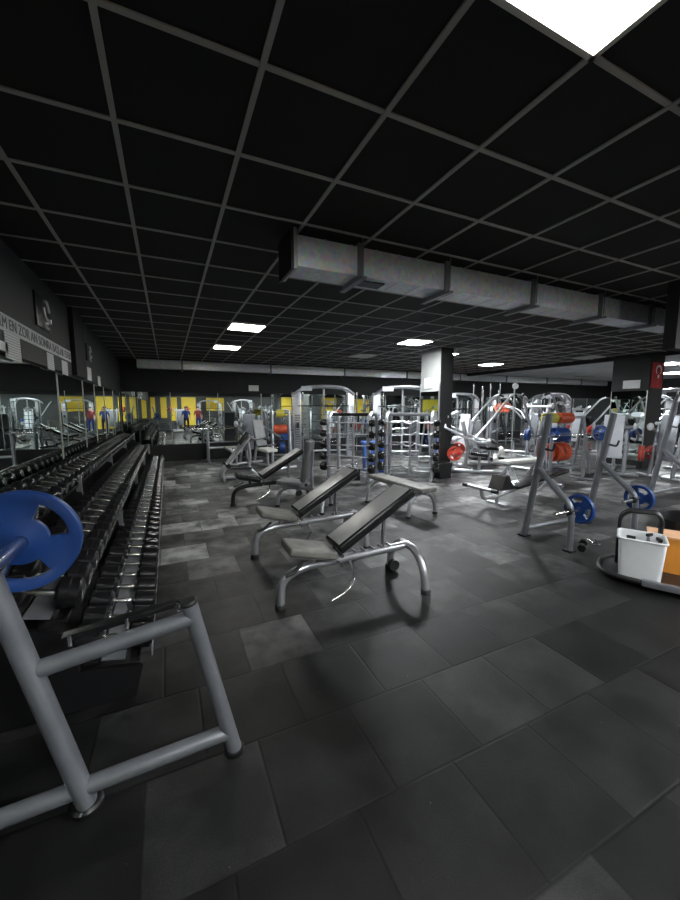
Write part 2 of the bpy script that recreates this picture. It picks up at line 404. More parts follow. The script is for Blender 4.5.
# left upper wall: banner, papers, logo signs
def text_mesh(txt, size):
    cu = bpy.data.curves.new('txt', 'FONT'); cu.body = txt; cu.size = size; cu.extrude = .0015; cu.align_x = 'CENTER'; cu.align_y = 'CENTER'
    o = bpy.data.objects.new('txt', cu); COL.objects.link(o)
    me = bpy.data.meshes.new_from_object(o.evaluated_get(bpy.context.evaluated_depsgraph_get()))
    bpy.data.objects.remove(o); return me
WX = XL+.04
t = thing('wall_banner', 'long pale banner with dark capital letters above the left mirrors', 'banner', (WX+.004, 4.35, 2.37))
MB().box((0, 0, 0), (.006, 4.2, .145)).build('banner_sheet', M['banner'], t)
me = text_mesh('DEĞİŞİM EN ZOR AN SONRA BAŞLAR EDER', .142); me.materials.clear(); me.materials.append(M['ink'])
o = bpy.data.objects.new('lettering', me); COL.objects.link(o); o.parent = t
o.location = (.005, 0.62, -.004); o.rotation_euler = (PI/2, 0, PI/2)
o.scale = (2.9/max(.1, max(v.co.x for v in me.vertices)-min(v.co.x for v in me.vertices)), .95, 1)
def poster(p, size, label):
    o = MB().box((0, 0, 0), size).build('paper_notice', M['paper']); o.location = p; tag(o, label, 'notice'); return o
poster((WX+.006, 4.23, 2.185), (.006, .36, .22), 'largest white paper notice under the banner, nearest the camera')
poster((WX+.006, 5.39, 2.19), (.006, .27, .19), 'white paper notice under the middle of the banner')
poster((WX+.006, 6.05, 2.18), (.006, .30, .18), 'white paper notice under the far end of the banner')
poster((WX+.006, 7.78, 2.24), (.006, .36, .22), 'white paper notice below the far wall sign')
poster((WX+.006, 8.78, 2.18), (.006, .28, .19), 'small white paper notice farthest along the left wall')
o = MB().box((0, 0, 0), (.006, 1.3, .075)).build('paper_strip', M['white']); o.location = (WX+.006, 3.45, 2.165); tag(o, 'white strip on the left wall edge beside the first notice', 'strip')
poster((2.65, YB-.006, 2.30), (.33, .008, .19), 'white paper notice alone on the black far wall')
poster((5.973, 7.62, 2.26), (.008, .32, .26), 'white paper notice on the grey pillar')
poster((11.606, 6.0, 2.28), (.008, .42, .22), 'white paper notice on the wide black pillar')
def emblem(y, z, s, label):
    t = thing('wall_sign', label, 'sign', (WX+.004, y, z))
    MB().box((0, 0, 0), (.03, .52*s, .36*s), None, .004).build('sign_panel', M['blackpaint'], t)
    e = MB(); k = s
    for pts in (((.02, .02, .13), (.02, .10, .15), (.02, .17, .09), (.02, .19, .04)), ((.02, -.02, .05), (.02, .0, -.01), (.02, .05, -.05)),
                ((.02, .05, -.05), (.02, .13, -.06), (.02, .10, -.11), (.02, .0, -.10), (.02, .03, -.15), (.02, .13, -.15)), ((.02, .2, -.03), (.02, .21, -.08))):
        e.tube([(p[0], p[1]*k, p[2]*k) for p in pts], .016*k, 8, .05)
    e.build('silver_emblem', M['signsilver'], t)
emblem(5.22, 2.70, 1.0, 'dark wall sign with a silver emblem above the banner')
emblem(7.82, 2.60, .8, 'dark wall sign with a silver emblem beyond the black pilaster')

# flag on the black pillar
t = thing('wall_flag', 'red flag with a white crescent and star hanging on the black pillar', 'flag', (11.93, 5.57, 2.50)); t.scale = (.8, 1, .76)
f = MB(); n = 14
vs = [[f.bm.verts.new((-.34+.68*i/n, .012*math.sin(i*1.5), z)) for i in range(n+1)] for z in (.44, -.44)]
vb = [[f.bm.verts.new((-.34+.68*i/n, .008+.012*math.sin(i*1.5), z)) for i in range(n+1)] for z in (.44, -.44)]
for i in range(n):
    f.bm.faces.new((vs[0][i], vs[0][i+1], vs[1][i+1], vs[1][i])); f.bm.faces.new((vb[1][i], vb[1][i+1], vb[0][i+1], vb[0][i]))
f.build('flag_cloth', M['flagred'], t)
c = []
for k in range(25): a = math.radians(40+280*k/24); c.append((.17*math.sin(a+PI), .19+.17*math.cos(a+PI)))
for k in range(25): a = math.radians(320-280*k/24); c.append((.13*math.sin(a+PI)*1.0, .165+.13*math.cos(a+PI)))
MB().prism(c, 'y', -.030, -.018).build('crescent', M['flagwhite'], t)
c = [(.08*(1 if k % 2 == 0 else .4)*math.sin(k*PI/5), -.03+.08*(1 if k % 2 == 0 else .4)*math.cos(k*PI/5)) for k in range(10)]
MB().prism(c, 'y', -.030, -.018).build('star', M['flagwhite'], t)

# ------------------------------------------------------------------ weight plates
def plate_mesh(name, m, R=.17, T=.045, holes=3, n=48):
    """grip plate: rim, hub and three hand openings, axis along x"""
    bm = bmesh.new()
    rads = [.026, .035, .050, .078*R/.17, .134*R/.17, R*.86, R*.985, R]
    half = [T*.5, T*.5, T*.42, T*.28, T*.28, T*.5, T*.5, T*.38]
    front = [[bm.verts.new((half[i], r*math.cos(2*PI*k/n), r*math.sin(2*PI*k/n))) for k in range(n)] for i, r in enumerate(rads)]
    back = [[bm.verts.new((-half[i], r*math.cos(2*PI*k/n), r*math.sin(2*PI*k/n))) for k in range(n)] for i, r in enumerate(rads)]
    def hole(i, k):
        if not (i == 3): return False
        a = (k+.5)/n*holes % 1.0
        return .25 < a < .75
    for i in range(len(rads)-1):
        for k in range(n):
            k2 = (k+1) % n
            if hole(i, k):
                if not hole(i, k-1): bm.faces.new((front[i][k], front[i+1][k], back[i+1][k], back[i][k]))
                if not hole(i, k+1): bm.faces.new((front[i+1][k2], front[i][k2], back[i][k2], back[i+1][k2]))
                bm.faces.new((front[i][k2], front[i][k], back[i][k], back[i][k2])); bm.faces.new((front[i+1][k], front[i+1][k2], back[i+1][k2], back[i+1][k]))
                continue
            bm.faces.new((front[i][k], front[i][k2], front[i+1][k2], front[i+1][k])); bm.faces.new((back[i][k2], back[i][k], back[i+1][k], back[i+1][k2]))
    for k in range(n):
        k2 = (k+1) % n
        bm.faces.new((front[-1][k], front[-1][k2], back[-1][k2], back[-1][k])); bm.faces.new((front[0][k2], front[0][k], back[0][k], back[0][k2]))
    bmesh.ops.recalc_face_normals(bm, faces=bm.faces)
    me = bpy.data.meshes.new(name); bm.to_mesh(me); bm.free()
    for p in me.polygons: p.use_smooth = True
    me.set_sharp_from_angle(angle=math.radians(35)); me.materials.append(m); return me
PM = {}
def plate(p, color, label, R=.17, T=.045, rz=0, ry=0, grp=None, spin=0):
    k = (color, R, T)
    if k not in PM: PM[k] = plate_mesh('weight_plate', M[color], R, T)
    o = bpy.data.objects.new('weight_plate', PM[k]); COL.objects.link(o); o.location = p
    o.rotation_euler = (spin, ry, rz); tag(o, label, 'weight plate', grp); return o

# ------------------------------------------------------------------ foreground bench frame (left)
t = thing('squat_rack', 'big grey tubular rack side in the left foreground', 'rack', (0, 1.69, 0))
MB().tube([(-.385, 0, .02), (-.765, 0, 1.72)], .047, 24, flat=.8).build('upright', M['greysteel'], t)
MB().lathe([(0, .06), (.02, .06), (.03, .05)], (-.385, 0, 0), (0, 0, 1), 24).build('foot_pad', M['blackpaint'], t)
MB().lathe([(0, .045), (.018, .045), (.02, .038)], (.215, 0, 0), (0, 0, 1), 24).build('foot_pad', M['blackpaint'], t)
MB().tube([(.215, 0, .015), (.045, 0, .80)], .034, 24).build('front_post', M['greysteel'], t)
MB().lathe([(-.004, .036), (.006, .038), (.014, .030)], (.044, 0, .80), (-.2, 0, 1), 24).build('post_cap', M['rubber'], t)
MB().tube([(-.52, 0, .655), (.058, 0, .73)], .034, 24).build('upper_rail', M['greysteel'], t)
MB().tube([(-1.10, .0, .07), (.19, 0, .115)], .034, 24).build('lower_rail', M['greysteel'], t)
p = MB().box((-.215, .045, .772), (.43, .05, .012), RY(-.13), .003)
p.box((-.215, .045, .758), (.40, .04, .01), RY(-.13)).build('guard_strip', M['blackpaint'], t)
for x in (-.40, -.20, .0): MB().cyl((x, .02, .70+(x+.4)*.13+.012), (x, .02, .735+(x+.4)*.13+.02), .008, 10).build('bolt', M['chrome'], t)
MB().tube([(-.615, -.35, 1.345), (-.615, .02, 1.345)], .026, 20).build('storage_peg', M['knurl'], t)
MB().tube([(-.63, 0, 1.06), (-.585, 0, 1.05), (-.57, 0, 1.10)], .012, 10, .03).build('bar_hook', M['greysteel'], t)
t = thing('barbell', 'steel barbell resting on the left foreground frame with a blue plate', 'barbell', (-.545, 1.69, 1.14))
MB().cyl((0, -1.75, 0), (0, -.62, 0), .014, 16).build('bar', M['knurl'], t)
MB().lathe([(0, .026), (.02, .036), (.04, .036), (.045, .0255), (.80, .0255), (.81, .022)], (0, -.62, 0), (0, 1, 0), 24).build('sleeve', M['chrome'], t)
plate((-.545, 1.80, 1.14), 'blue', 'large blue grip plate on the barbell at the left edge', .200, .045, PI/2, 0, None, .45+PI/3)

# ------------------------------------------------------------------ dumbbell racks and dumbbells
RY0 = 2.25; BAY = 2.28
def make_rack():
    t = thing('dumbbell_rack', 'x', 'dumbbell rack', (0, RY0, 0), 0, 'three tier dumbbell racks along the left mirrors')
    for cx, cz, tl in ((-.34, .26, .20), (-.66, .58, .24), (-.99, .90, .24)):
        for dx in (-.10, .10):
            s = MB(); s.box((cx+dx, BAY/2, cz-dx*0+dx*-tl), (.05, BAY-.02, .012), RY(tl), .002)
            s.box((cx+dx*1.25, BAY/2, cz+.010+dx*-tl*1.25), (.010, BAY-.02, .035), RY(tl)); s.build('shelf_rail', M['blackpaint'], t)
        MB().box((cx, BAY/2, cz+.012), (.115, BAY-.02, .008), RY(tl)).build('saddle_strip', M['greysteel'], t)
    MB().box((-.15, BAY/2, .25), (.008, BAY-.02, .03)).build('front_edge', M['steel'], t)
    for y in (.02, BAY-.04):
        MB().prism([(-.24, .02), (-.20, .19), (-.50, .24), (-.54, .47), (-.80, .56), (-.84, .80), (-1.12, .86), (-1.17, .02)], 'y', y, y+.03).build('side_panel', M['blackpaint'], t)
    MB().box((-1.12, BAY/2, .5), (.03, BAY-.1, .9)).build('back_panel', M['blackpaint'], t)
    for y in (BAY-.02,):
        MB().box((-.52, y, .34), (.05, .035, .66)).box((-.86, y, .5), (.05, .035, .95)).build('front_post', M['steel'], t)
    return t
r1 = make_rack(); r1['label'] = 'three tier dumbbell rack section nearest the camera'
for i, s in enumerate(('second dumbbell rack section from the camera', 'third dumbbell rack section from the camera', 'farthest dumbbell rack section beside the far mirror')):
    copy_tree(r1, (0, RY0+BAY*(i+1), 0), 0, s)

def make_dumbbell(R, L, hl, style):
    t = thing('dumbbell', 'x', 'dumbbell', (0, 0, 0))
    for s in (-1, 1):
        h = MB()
        if style == 0: prof = [(0, R*.55), (.004, R*.86), (.014, R), (hl-.014, R), (hl-.004, R*.88), (hl, R*.7)]
        else: prof = [(0, R*.5), (.006, R*.8), (.02, R), (hl*.5, R*1.0), (hl*.52, R*.96), (hl-.02, R*.96), (hl-.004, R*.8), (hl, R*.6)]
        h.lathe(prof, (s*(L/2-hl), 0, 0), (s, 0, 0), 20); hd = h.build('weight_head', M['weight'], t)
        if style == 1:
            MB().lathe([(0, R*.62), (.004, R*.62), (.006, R*.5)], (s*(L/2-.001), 0, 0), (s, 0, 0), 18).build('end_disc', M['chrome'], hd)
        else:
            MB().lathe([(0, R*.5), (.01, R*.56), (.014, R*.3)], (s*(L/2-hl-.001), 0, 0), (-s, 0, 0), 14).build('collar', M['chrome'], hd)
    x = L/2-hl+.004
    MB().lathe([(0, .013), (x*.5, .016), (x, .0175), (x*1.5, .016), (2*x, .013)], (-x, 0, 0), (1, 0, 0), 12).build('handle', M['knurl'], t)
    return t
protos = {}
tiers = (('bottom', -.34, .26, .20, 0), ('middle', -.66, .58, .24, 1), ('top', -.99, .90, .24, 1))
for tn, cx, cz, tl, style in tiers:
    for k in range(41):
        y = 2.37+.22*k
        if abs((y-RY0) % BAY) < .05: pass
        q = k//7
        if tn == 'bottom': R = .068-.0022*q; hl = .136-.003*q; L = .40-.006*q
        elif tn == 'middle': R = .086-.005*q; hl = .125-.008*q; L = .38-.012*q
        else: R = .066-.0045*q; hl = .095-.006*q; L = .33-.012*q
        key = (tn, q); loc = (cx, y, cz+.022+R*.93); rot = (0, tl+(random.random()-.5)*.03, (random.random()-.5)*.06)
        lab = 'black dumbbell on the %s tier of the left racks, %s from the near end' % (tn, ordn(k+1))
        if tn == 'bottom': lab = 'black round-headed dumbbell on the bottom tier, %s from the near end' % ordn(k+1)
        if key not in protos:
            d = make_dumbbell(R, L, hl, style); protos[key] = d
        else: d = copy_tree(protos[key])
        d.location = loc; d.rotation_euler = rot; d['label'] = lab; d['group'] = 'dumbbells on the %s tier' % tn

# ------------------------------------------------------------------ adjustable benches
def incline_bench(loc, label, frame, seatm, backm, rz=0, a=.53, grp='incline benches in the aisle'):
    t = thing('incline_bench', label, 'bench', loc, rz, grp); F = M[frame]
    MB().tube([(0, 0, .02), (.015, 0, .25), (.19, 0, .325), (1.27, 0, .355)], .036, 16, .16).build('main_beam', F, t)
    MB().tube([(1.25, -.30, .02), (1.25, -.265, .22), (1.25, -.14, .355), (1.25, .14, .355), (1.25, .265, .22), (1.25, .30, .02)], .035, 16, .12).build('rear_arch', F, t)
    for p in ((0, 0), (1.25, -.30), (1.25, .30)):
        MB().lathe([(0, .045), (.035, .045), (.045, .038)], (p[0], p[1], 0), (0, 0, 1), 16).build('rubber_foot', M['rubber'], t)
    MB().box((.255, 0, .475), (.42, .29, .075), RY(.24), .026, 3).build('seat', M[seatm], t)
    MB().box((.275, 0, .425), (.40, .22, .014), RY(.24)).tube([(.30, 0, .34), (.28, 0, .43)], .024, 10).build('seat_bracket', F, t)
    ca, sa = math.cos(a), math.sin(a); c = Vector((.465+.445*ca, 0, .46+.445*sa))
    bp = MB().box(c, (.86, .30, .085), RY(-a), .026, 3).build('backrest', M[backm], t)
    MB().box(c-Vector((sa, 0, -ca))*.040, (.81, .25, .012), RY(-a), .005, 2).build('sheen_panel', M['padsheen'], bp)  # panel added to carry the lamp reflection painted on the black backrest
    n = Vector((sa, 0, -ca))
    MB().box(c+n*.049, (.78, .22, .014), RY(-a)).tube([c+n*.055-Vector((ca, 0, sa))*.38, c+n*.075+Vector((ca, 0, sa))*.32], .018, 10).build('back_frame', F, t)
    MB().tube([c+n*.07+Vector((ca, 0, sa))*.12, (.98, .0, .36)], .02, 10).build('support_strut', M['chrome'], t)
    for k in range(5): MB().box((.68+.09*k, 0, .388), (.012, .07, .02)).build('ladder_rung', F, t)
    MB().tube([(.16, -.10, .41), (.06, -.2, .385), (-.01, -.2, .37)], .015, 10, .03).build('seat_lever', M['rubber'], t)
    MB().tube([(.62, -.03, .33), (.60, -.20, .25), (.48, -.27, .17), (.34, -.28, .13)], .011, 10, .09).build('pull_handle', M['chrome'], t)
    MB().cyl((1.25, .20, .06), (1.25, .25, .06), .055, 18).build('transport_wheel', M['rubber'], t)
    MB().cyl((.52, -.1, .40), (.52, .1, .40), .018, 12).cyl((.50, -.14, .335), (.50, .14, .335), .012, 10).build('hinge', M['chrome'], t)
    return t
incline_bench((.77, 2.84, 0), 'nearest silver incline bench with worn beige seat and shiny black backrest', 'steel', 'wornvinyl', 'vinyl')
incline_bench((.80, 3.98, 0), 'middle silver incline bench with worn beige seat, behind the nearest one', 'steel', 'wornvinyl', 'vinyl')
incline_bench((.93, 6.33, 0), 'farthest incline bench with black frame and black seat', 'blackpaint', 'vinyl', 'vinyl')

# flat bench
t = thing('flat_bench', 'flat bench with pale beige pad and silver legs beside the barbell racks', 'bench', (3.42, 5.05, 0), math.radians(95))
MB().box((0, 0, .43), (1.42, .30, .07), None, .022, 3).build('pad', M['wornvinyl'], t)
MB().tube([(-.66, 0, .37), (.60, 0, .37)], .03, 14).build('main_beam', M['steel'], t)
for s in (-1, 1):
    MB().tube([(s*.55, -.27, .03), (s*.55, -.24, .25), (s*.55, -.1, .36), (s*.55, .1, .36), (s*.55, .24, .25), (s*.55, .27, .03)], .03, 14, .1).build('leg', M['steel'], t)
    MB().lathe([(0, .04), (.035, .04)], (s*.55, -.27, 0), (0, 0, 1), 14).lathe([(0, .04), (.035, .04)], (s*.55, .27, 0), (0, 0, 1), 14).build('rubber_foot', M['rubber'], t)

# upright utility bench
t = thing('upright_bench', 'silver seat bench with tall upright grey backrest, behind the middle incline bench', 'bench', (1.82, 5.80, 0), math.radians(-38))
MB().box((-.02, 0, .43), (.42, .32, .07), RY(.08), .022, 3).build('seat', M['greyvinyl'], t)
MB().box((.26, 0, .80), (.10, .29, .68), RY(.14), .04, 3).build('backrest', M['greyvinyl'], t)
MB().tube([(.33, 0, .62), (.36, 0, .98)], .02, 10).tube([(.34, 0, .35), (.33, 0, .62)], .025, 10).build('back_post', M['steel'], t)
MB().tube([(-.28, 0, .03), (-.25, 0, .25), (-.1, 0, .35), (.62, 0, .33)], .032, 14, .13).build('main_beam', M['steel'], t)
MB().tube([(.58, -.28, .03), (.58, -.22, .22), (.58, -.1, .33), (.58, .1, .33), (.58, .22, .22), (.58, .28, .03)], .03, 14, .08).build('rear_arch', M['steel'], t)
for p in ((-.28, 0), (.58, -.28), (.58, .28)): MB().lathe([(0, .042), (.035, .042)], (p[0], p[1], 0), (0, 0, 1), 14).build('rubber_foot', M['rubber'], t)

# ------------------------------------------------------------------ back extension machine (left middle)
t = thing('back_extension_bench', 'silver slanted double rail bench with a black pad, behind the farthest incline bench', 'gym machine', (1.05, 8.7, 0))
for y in (-.16, .16):
    MB().tube([(.02, y, .08), (.0, y, .2), (.62, y, .98)], .032, 12, .08).build('side_rail', M['steel'], t)
MB().box((.50, 0, .95), (.34, .30, .06), RY(-.9), .02).build('hip_pad', M['vinyl'], t)
MB().tube([(.60, 0, .98), (.66, 0, .50), (.60, 0, .28), (.80, 0, .08)], .034, 12, .12).build('rear_post', M['steel'], t)
MB().tube([(.0, 0, .06), (.95, 0, .06)], .034, 12).tube([(.93, -.3, .05), (.93, .3, .05)], .034, 12).tube([(.03, -.28, .05), (.03, .28, .05)], .034, 12).build('base', M['steel'], t)
MB().cyl((.12, -.26, .36), (.12, .26, .36), .05, 16).build('ankle_roller', M['vinyl'], t)
MB().box((.42, 0, .27), (.5, .24, .06), RY(.1), .02).build('foot_plate', M['vinyl'], t)

# ------------------------------------------------------------------ olympic bench builder
def olympic_bench(loc, rz, label, S_='greysteel', w=1.28, h=1.58, pad='vinyl', padrot=-.32, arch=False, grp='leaning press racks'):
    """lifter looks along -x... uprights at x=0 and x=w, short posts in front (-y)"""
    t = thing('press_rack', label, 'press rack', loc, rz, grp)
    for x in (0, w):
        MB().tube([(x, .0, .02), (x, -.25, h)], .044, 18, flat=.75).build('upright', M[S_], t)
        MB().tube([(x, -.13, .93), (x, -.42, .66), (x, -.58, .55), (x, -.60, .38), (x, -.60, .02)], .034, 16, .14).build('front_post', M[S_], t)
        MB().tube([(x-.30, -.60, .48), (x+.16, -.60, .48)], .022, 14).build('plate_peg', M['knurl'], t)
        MB().lathe([(0, .04), (.03, .04)], (x-.045, -.60, .48), (-1, 0, 0), 14).build('peg_collar', M['rubber'], t)
        MB().tube([(x, -.20, h-.42), (x, -.32, h-.44), (x, -.34, h-.36)], .013, 8, .03).build('bar_hook', M['rubber'], t)
        MB().box((x, .0, .012), (.12, .10, .02)).box((x, -.60, .012), (.10, .10, .02)).build('floor_plate', M['blackpaint'], t)
    MB().tube([(0, -.0, .10), (w, -.0, .10)], .026, 14).build('cross_beam', M[S_], t)
    if arch: MB().tube([(0, -.25, h), (.05, -.27, h+.10), (w-.05, -.27, h+.10), (w, -.25, h)], .035, 14, .12).build('top_arch', M[S_], t)
    return t
olympic_bench((4.14, 3.23, 0), 0, 'grey press rack with two leaning uprights, left of the white bucket')
plate((4.27, 2.63, .49), 'blue', 'blue plate on the front peg of the press bench post, left of the white bucket', .17, .05, 0, 0, None, .3)
plate((5.48, 2.63, .49), 'blue', 'blue plate seen just above the black bucket handles', .17, .05, 0, 0, None, .9)
olympic_bench((7.95, 3.66, 0), 0, 'grey press rack with arched top at the right edge', 'greysteel', 1.28, 1.75, 'vinyl', -.32, True)

# low decline bench in front of machines (px 475-600, 470-505)
t = thing('decline_bench', 'low black padded decline bench with silver frame left of the press bench', 'bench', (5.05, 4.55, 0), math.radians(2))
MB().box((1.12, 0, .36), (1.45, .28, .07), RY(-.13), .02, 3).build('back_pad', M['vinyl'], t)
MB().prism([(-.02, .26), (.30, .26), (.16, .50), (.08, .50)], 'y', -.14, .14).build('seat_wedge', M['vinyl'], t)
MB().tube([(-.35, -.0, .30), (-.30, 0, .12), (.05, 0, .14), (1.8, 0, .38)], .032, 14, .12).build('main_beam', M['steel'], t)
MB().tube([(-.38, -.25, .32), (-.38, .25, .32)], .03, 14).build('handle_bar', M['steel'], t)
MB().cyl((-.38, -.36, .32), (-.38, -.25, .32), .033, 14).cyl((-.38, .25, .32), (-.38, .36, .32), .033, 14).build('grip', M['rubber'], t)
MB().tube([(.05, 0, .02), (.05, 0, .28)], .034, 12).tube([(1.5, -.25, .03), (1.5, 0, .32), (1.5, .25, .03)], .03, 12, .08).build('support_leg', M['steel'], t)
MB().box((.05, 0, .012), (.10, .4, .022)).build('floor_plate', M['steel'], t)

# ------------------------------------------------------------------ fixed barbell racks
def barbell_rack(loc, rz, label, W, curl, n=5, grp='upright barbell racks'):
    t = thing('barbell_rack', label, 'barbell rack', loc, rz, grp)
    for x in (0, W):
        MB().tube([(x, -.24, .03), (x, -.24, 1.54), (x, .30, 1.54), (x, .30, .03)], .044, 16, .25).build('side_frame', M['steel'], t)
        MB().tube([(x, -.34, .03), (x, .30, .03)], .03, 12).build('foot', M['steel'], t)
    MB().box((W/2, .03, 1.50), (W-.04, .26, .07), None, .01).build('top_tray', M['blackpaint'] if not curl else M['greysteel'], t)
    MB().tube([(0, .2, .14), (W, .2, .14)], .028, 12).tube([(W*.5, .05, .1), (W*.5, .05, 1.45)], .028, 12).build('back_brace', M['steel'], t)
    for k in range(n):
        z = .32+.25*k
        for x in (0, W):
            MB().tube([(x, -.21, z-.05), (x, -.31, z-.05), (x, -.335, z+.0)], .014, 8, .02).build('bar_hook', M['chrome'], t)
        bb = thing('fixed_barbell', ('wavy curl' if curl else 'straight fixed')+' barbell with round black heads, %s from the top of the %s rack' % (ORD[n-k], 'right' if curl else 'left'), 'barbell',
                   Vector(loc)+Matrix.Rotation(rz, 3, 'Z') @ Vector((W/2, -.29, z+.0)), rz, 'fixed barbells on the upright racks')
        h = W/2+.02
        if curl: pts = [(-h-.02, 0, 0), (-.22, 0, 0), (-.15, 0, .045), (-.07, 0, -.02), (.07, 0, -.02), (.15, 0, .045), (.22, 0, 0), (h+.02, 0, 0)]
        else: pts = [(-h-.02, 0, 0), (h+.02, 0, 0)]
        MB().tube(pts, .014, 10, .03).build('bar', M['steel'], bb)
        R = .105-.008*k
        for s in (-1, 1):
            MB().lathe([(0, R*.6), (.01, R*.9), (.03, R), (.10, R), (.13, R*.85), (.14, R*.5)], (s*(h+.012), 0, 0), (s, 0, 0), 20).build('weight_head', M['weight'], bb)
    return t
barbell_rack((3.50, 7.95, 0), math.radians(-50), 'silver upright rack of straight barbells with a black top tray', .98, False)
barbell_rack((4.68, 7.42, 0), math.radians(-42), 'silver upright rack of wavy curl barbells with a grey top tray', 1.02, True)
# blue box between racks
t = thing('blue_bin', 'tall blue plastic bin behind the upright barbell racks', 'bin', (4.80, 8.25, 0), math.radians(-20))
b = MB(); b.prism([(-.27, .02), (.27, .02), (.31, .74), (-.31, .74)], 'y', -.22, .22); b.build('bin_body', M['bluebox'], t)
MB().box((0, 0, .76), (.66, .50, .05), None, .015).build('lid', M['bluebox'], t)
t = thing('black_bin', 'low black box standing at the foot of the grey pillar', 'bin', (5.85, 6.9, 0), 0)
MB().prism([(-.15, .0), (.15, .0), (.18, .34), (-.18, .34)], 'y', -.17, .17).build('bin_body', M['blackpaint'], t)
MB().box((0, 0, .355), (.38, .36, .03), None, .01).build('rim', M['rubber'], t)
t = thing('kettle_stand', 'black weight block on the floor in front of the straight barbell rack', 'weight', (3.78, 7.42, 0), -.4)
MB().box((0, 0, .16), (.28, .2, .30), None, .03).build('weight_block', M['weight'], t)
MB().tube([(-.09, 0, .29), (-.07, 0, .38), (.07, 0, .38), (.09, 0, .29)], .014, 10, .03).build('handle', M['chrome'], t)

# ------------------------------------------------------------------ cable crossover stations
def crossover(loc, rz, label, W=1.75, H=2.25, grp='curved top cable stations', pm='palesteel'):
    t = thing('cable_station', label, 'cable machine', loc, rz, grp)
    for s in (0, 1):
        x = s*W
        sp = MB()
        sp.box((x, .0, H*.48), (.25, .10, H*.94), None, .02)
        tw = sp.build('stack_cover', M[pm], t)
        q = MB()
        for k in range(16): q.box((x, -.056, .28+.075*k), (.17, .012, .055))
        q.build('weight_stack', M['greysteel'], t)
        MB().tube([(x-.17, -.12, .02), (x-.17, -.12, H*.95)], .022, 10).tube([(x+.17, -.12, .02), (x+.17, -.12, H*.95)], .022, 10).build('guide_rail', M['chrome'], t)
        MB().box((x, -.15, 1.1), (.09, .08, .16), None, .015).build('pulley_carriage', M['blackpaint'], t)
        MB().tube([(x, -.2, 1.05), (x, -.24, .75)], .006, 6).tube([(x-.06, -.24, .75), (x+.06, -.24, .75)], .014, 8).build('cable_grip', M['rubber'], t)
        MB().tube([(x, -.45, .04), (x, .4, .04)], .035, 12).build('foot', M[pm], t)
    a = [(-.1, -.05, H*.92), (W*.12, -.15, H+.04), (W*.5, -.2, H+.09), (W*.88, -.15, H+.04), (W+.1, -.05, H*.92)]
    MB().tube(a, .045, 14, .3).tube([(p[0], p[1]+.3, p[2]-.02) for p in a], .035, 12, .3).build('top_arch', M[pm], t)
    MB().tube([(.0, -.2, H*.76), (W, -.2, H*.76)], .016, 10).build('pull_up_bar', M['blackpaint'], t)
    MB().box((.28, -.26, H+.0), (.34, .02, .14)).build('name_plate', M['shroud'], t)
    MB().tube([(0, .12, .25), (W, .12, .25)], .03, 12).build('cross_beam', M[pm], t)
    MB().tube([(W*.5, .12, .05), (W*.5, .12, H)], .03, 12).build('centre_post', M[pm], t)
    q = MB()
    for k in range(5): q.tube([(W*.28, .1, .55+.22*k), (W*.72, .1, .55+.22*k)], .012, 8)
    q.build('rung', M['chrome'], t)
    return t
crossover((3.75, 11.35, 0), math.radians(-14), 'silver cable station with curved top, left of the two behind the barbell racks')
crossover((5.95, 10.1, 0), math.radians(-18), 'silver cable station with curved top, right of the two behind the barbell racks', 1.7, 2.22)

# ------------------------------------------------------------------ plate trees
def plate_tree(loc, rz, label, rows, W=1.5, H=1.45, grp='plate trees', fm='greysteel', where=''):
    t = thing('plate_tree', label, 'weight rack', loc, rz, grp)
    for x in (0, W):
        MB().tube([(x-.0, -.22, .02), (x*.9+W*.05, 0, H)], .038, 12).tube([(x, .24, .02), (x*.9+W*.05, 0, H)], .038, 12).build('side_frame', M[fm], t)
    MB().tube([(W*.05, 0, H-.03), (W*.95, 0, H-.03)], .03, 12).tube([(0, .12, .2), (W, .12, .2)], .03, 12).build('cross_beam', M[fm], t)
    Rm = Matrix.Rotation(rz, 3, 'Z')
    for z, stacks in rows:
        MB().tube([(.0, 0, z), (W*.96, 0, z)], .02, 12).build('plate_bar', M['chrome'], t)
        for x, col, n, R, T in stacks:
            for k in range(n):
                plate(Vector(loc)+Rm @ Vector((x+k*(T+.006), 0, z)), col, '%s plate on the %s row %s, %s from the left' % ({'orange': 'orange-red'}.get(col, col), {0: 'lowest', 1: 'middle', 2: 'top'}[[r[0] for r in rows].index(z)], where, ORD[k+1+(10 if False else 0)+sum(s[2] for s in stacks[:stacks.index((x, col, n, R, T))])]),
                      R, T, rz, 0, 'plates stored in rows', spin=random.random())
    return t
plate_tree((8.0, 5.95, 0), math.radians(-4), 'grey A-frame plate rack with orange, blue and yellow plates', [(.58, [(.10, 'orange', 3, .21, .055), (.40, 'orange', 7, .225, .055)]), (1.0, [(.12, 'blue', 3, .17, .05), (.42, 'blue', 7, .175, .05)]),
           (1.40, [(.12, 'yellow', 6, .12, .05), (.52, 'orange', 8, .13, .05)])], 1.45, 1.45, where='of the A-frame rack')
plate_tree((2.85, 11.1, 0), math.radians(-12), 'small plate rack with yellow, orange and blue plates left of the cable stations', [(.45, [(.26, 'blue', 3, .17, .045)]), (1.0, [(.08, 'orange', 8, .14, .045)]), (1.48, [(.16, 'yellow', 5, .12, .045)])], .55, 1.55, fm='palesteel', where='of the small rack')

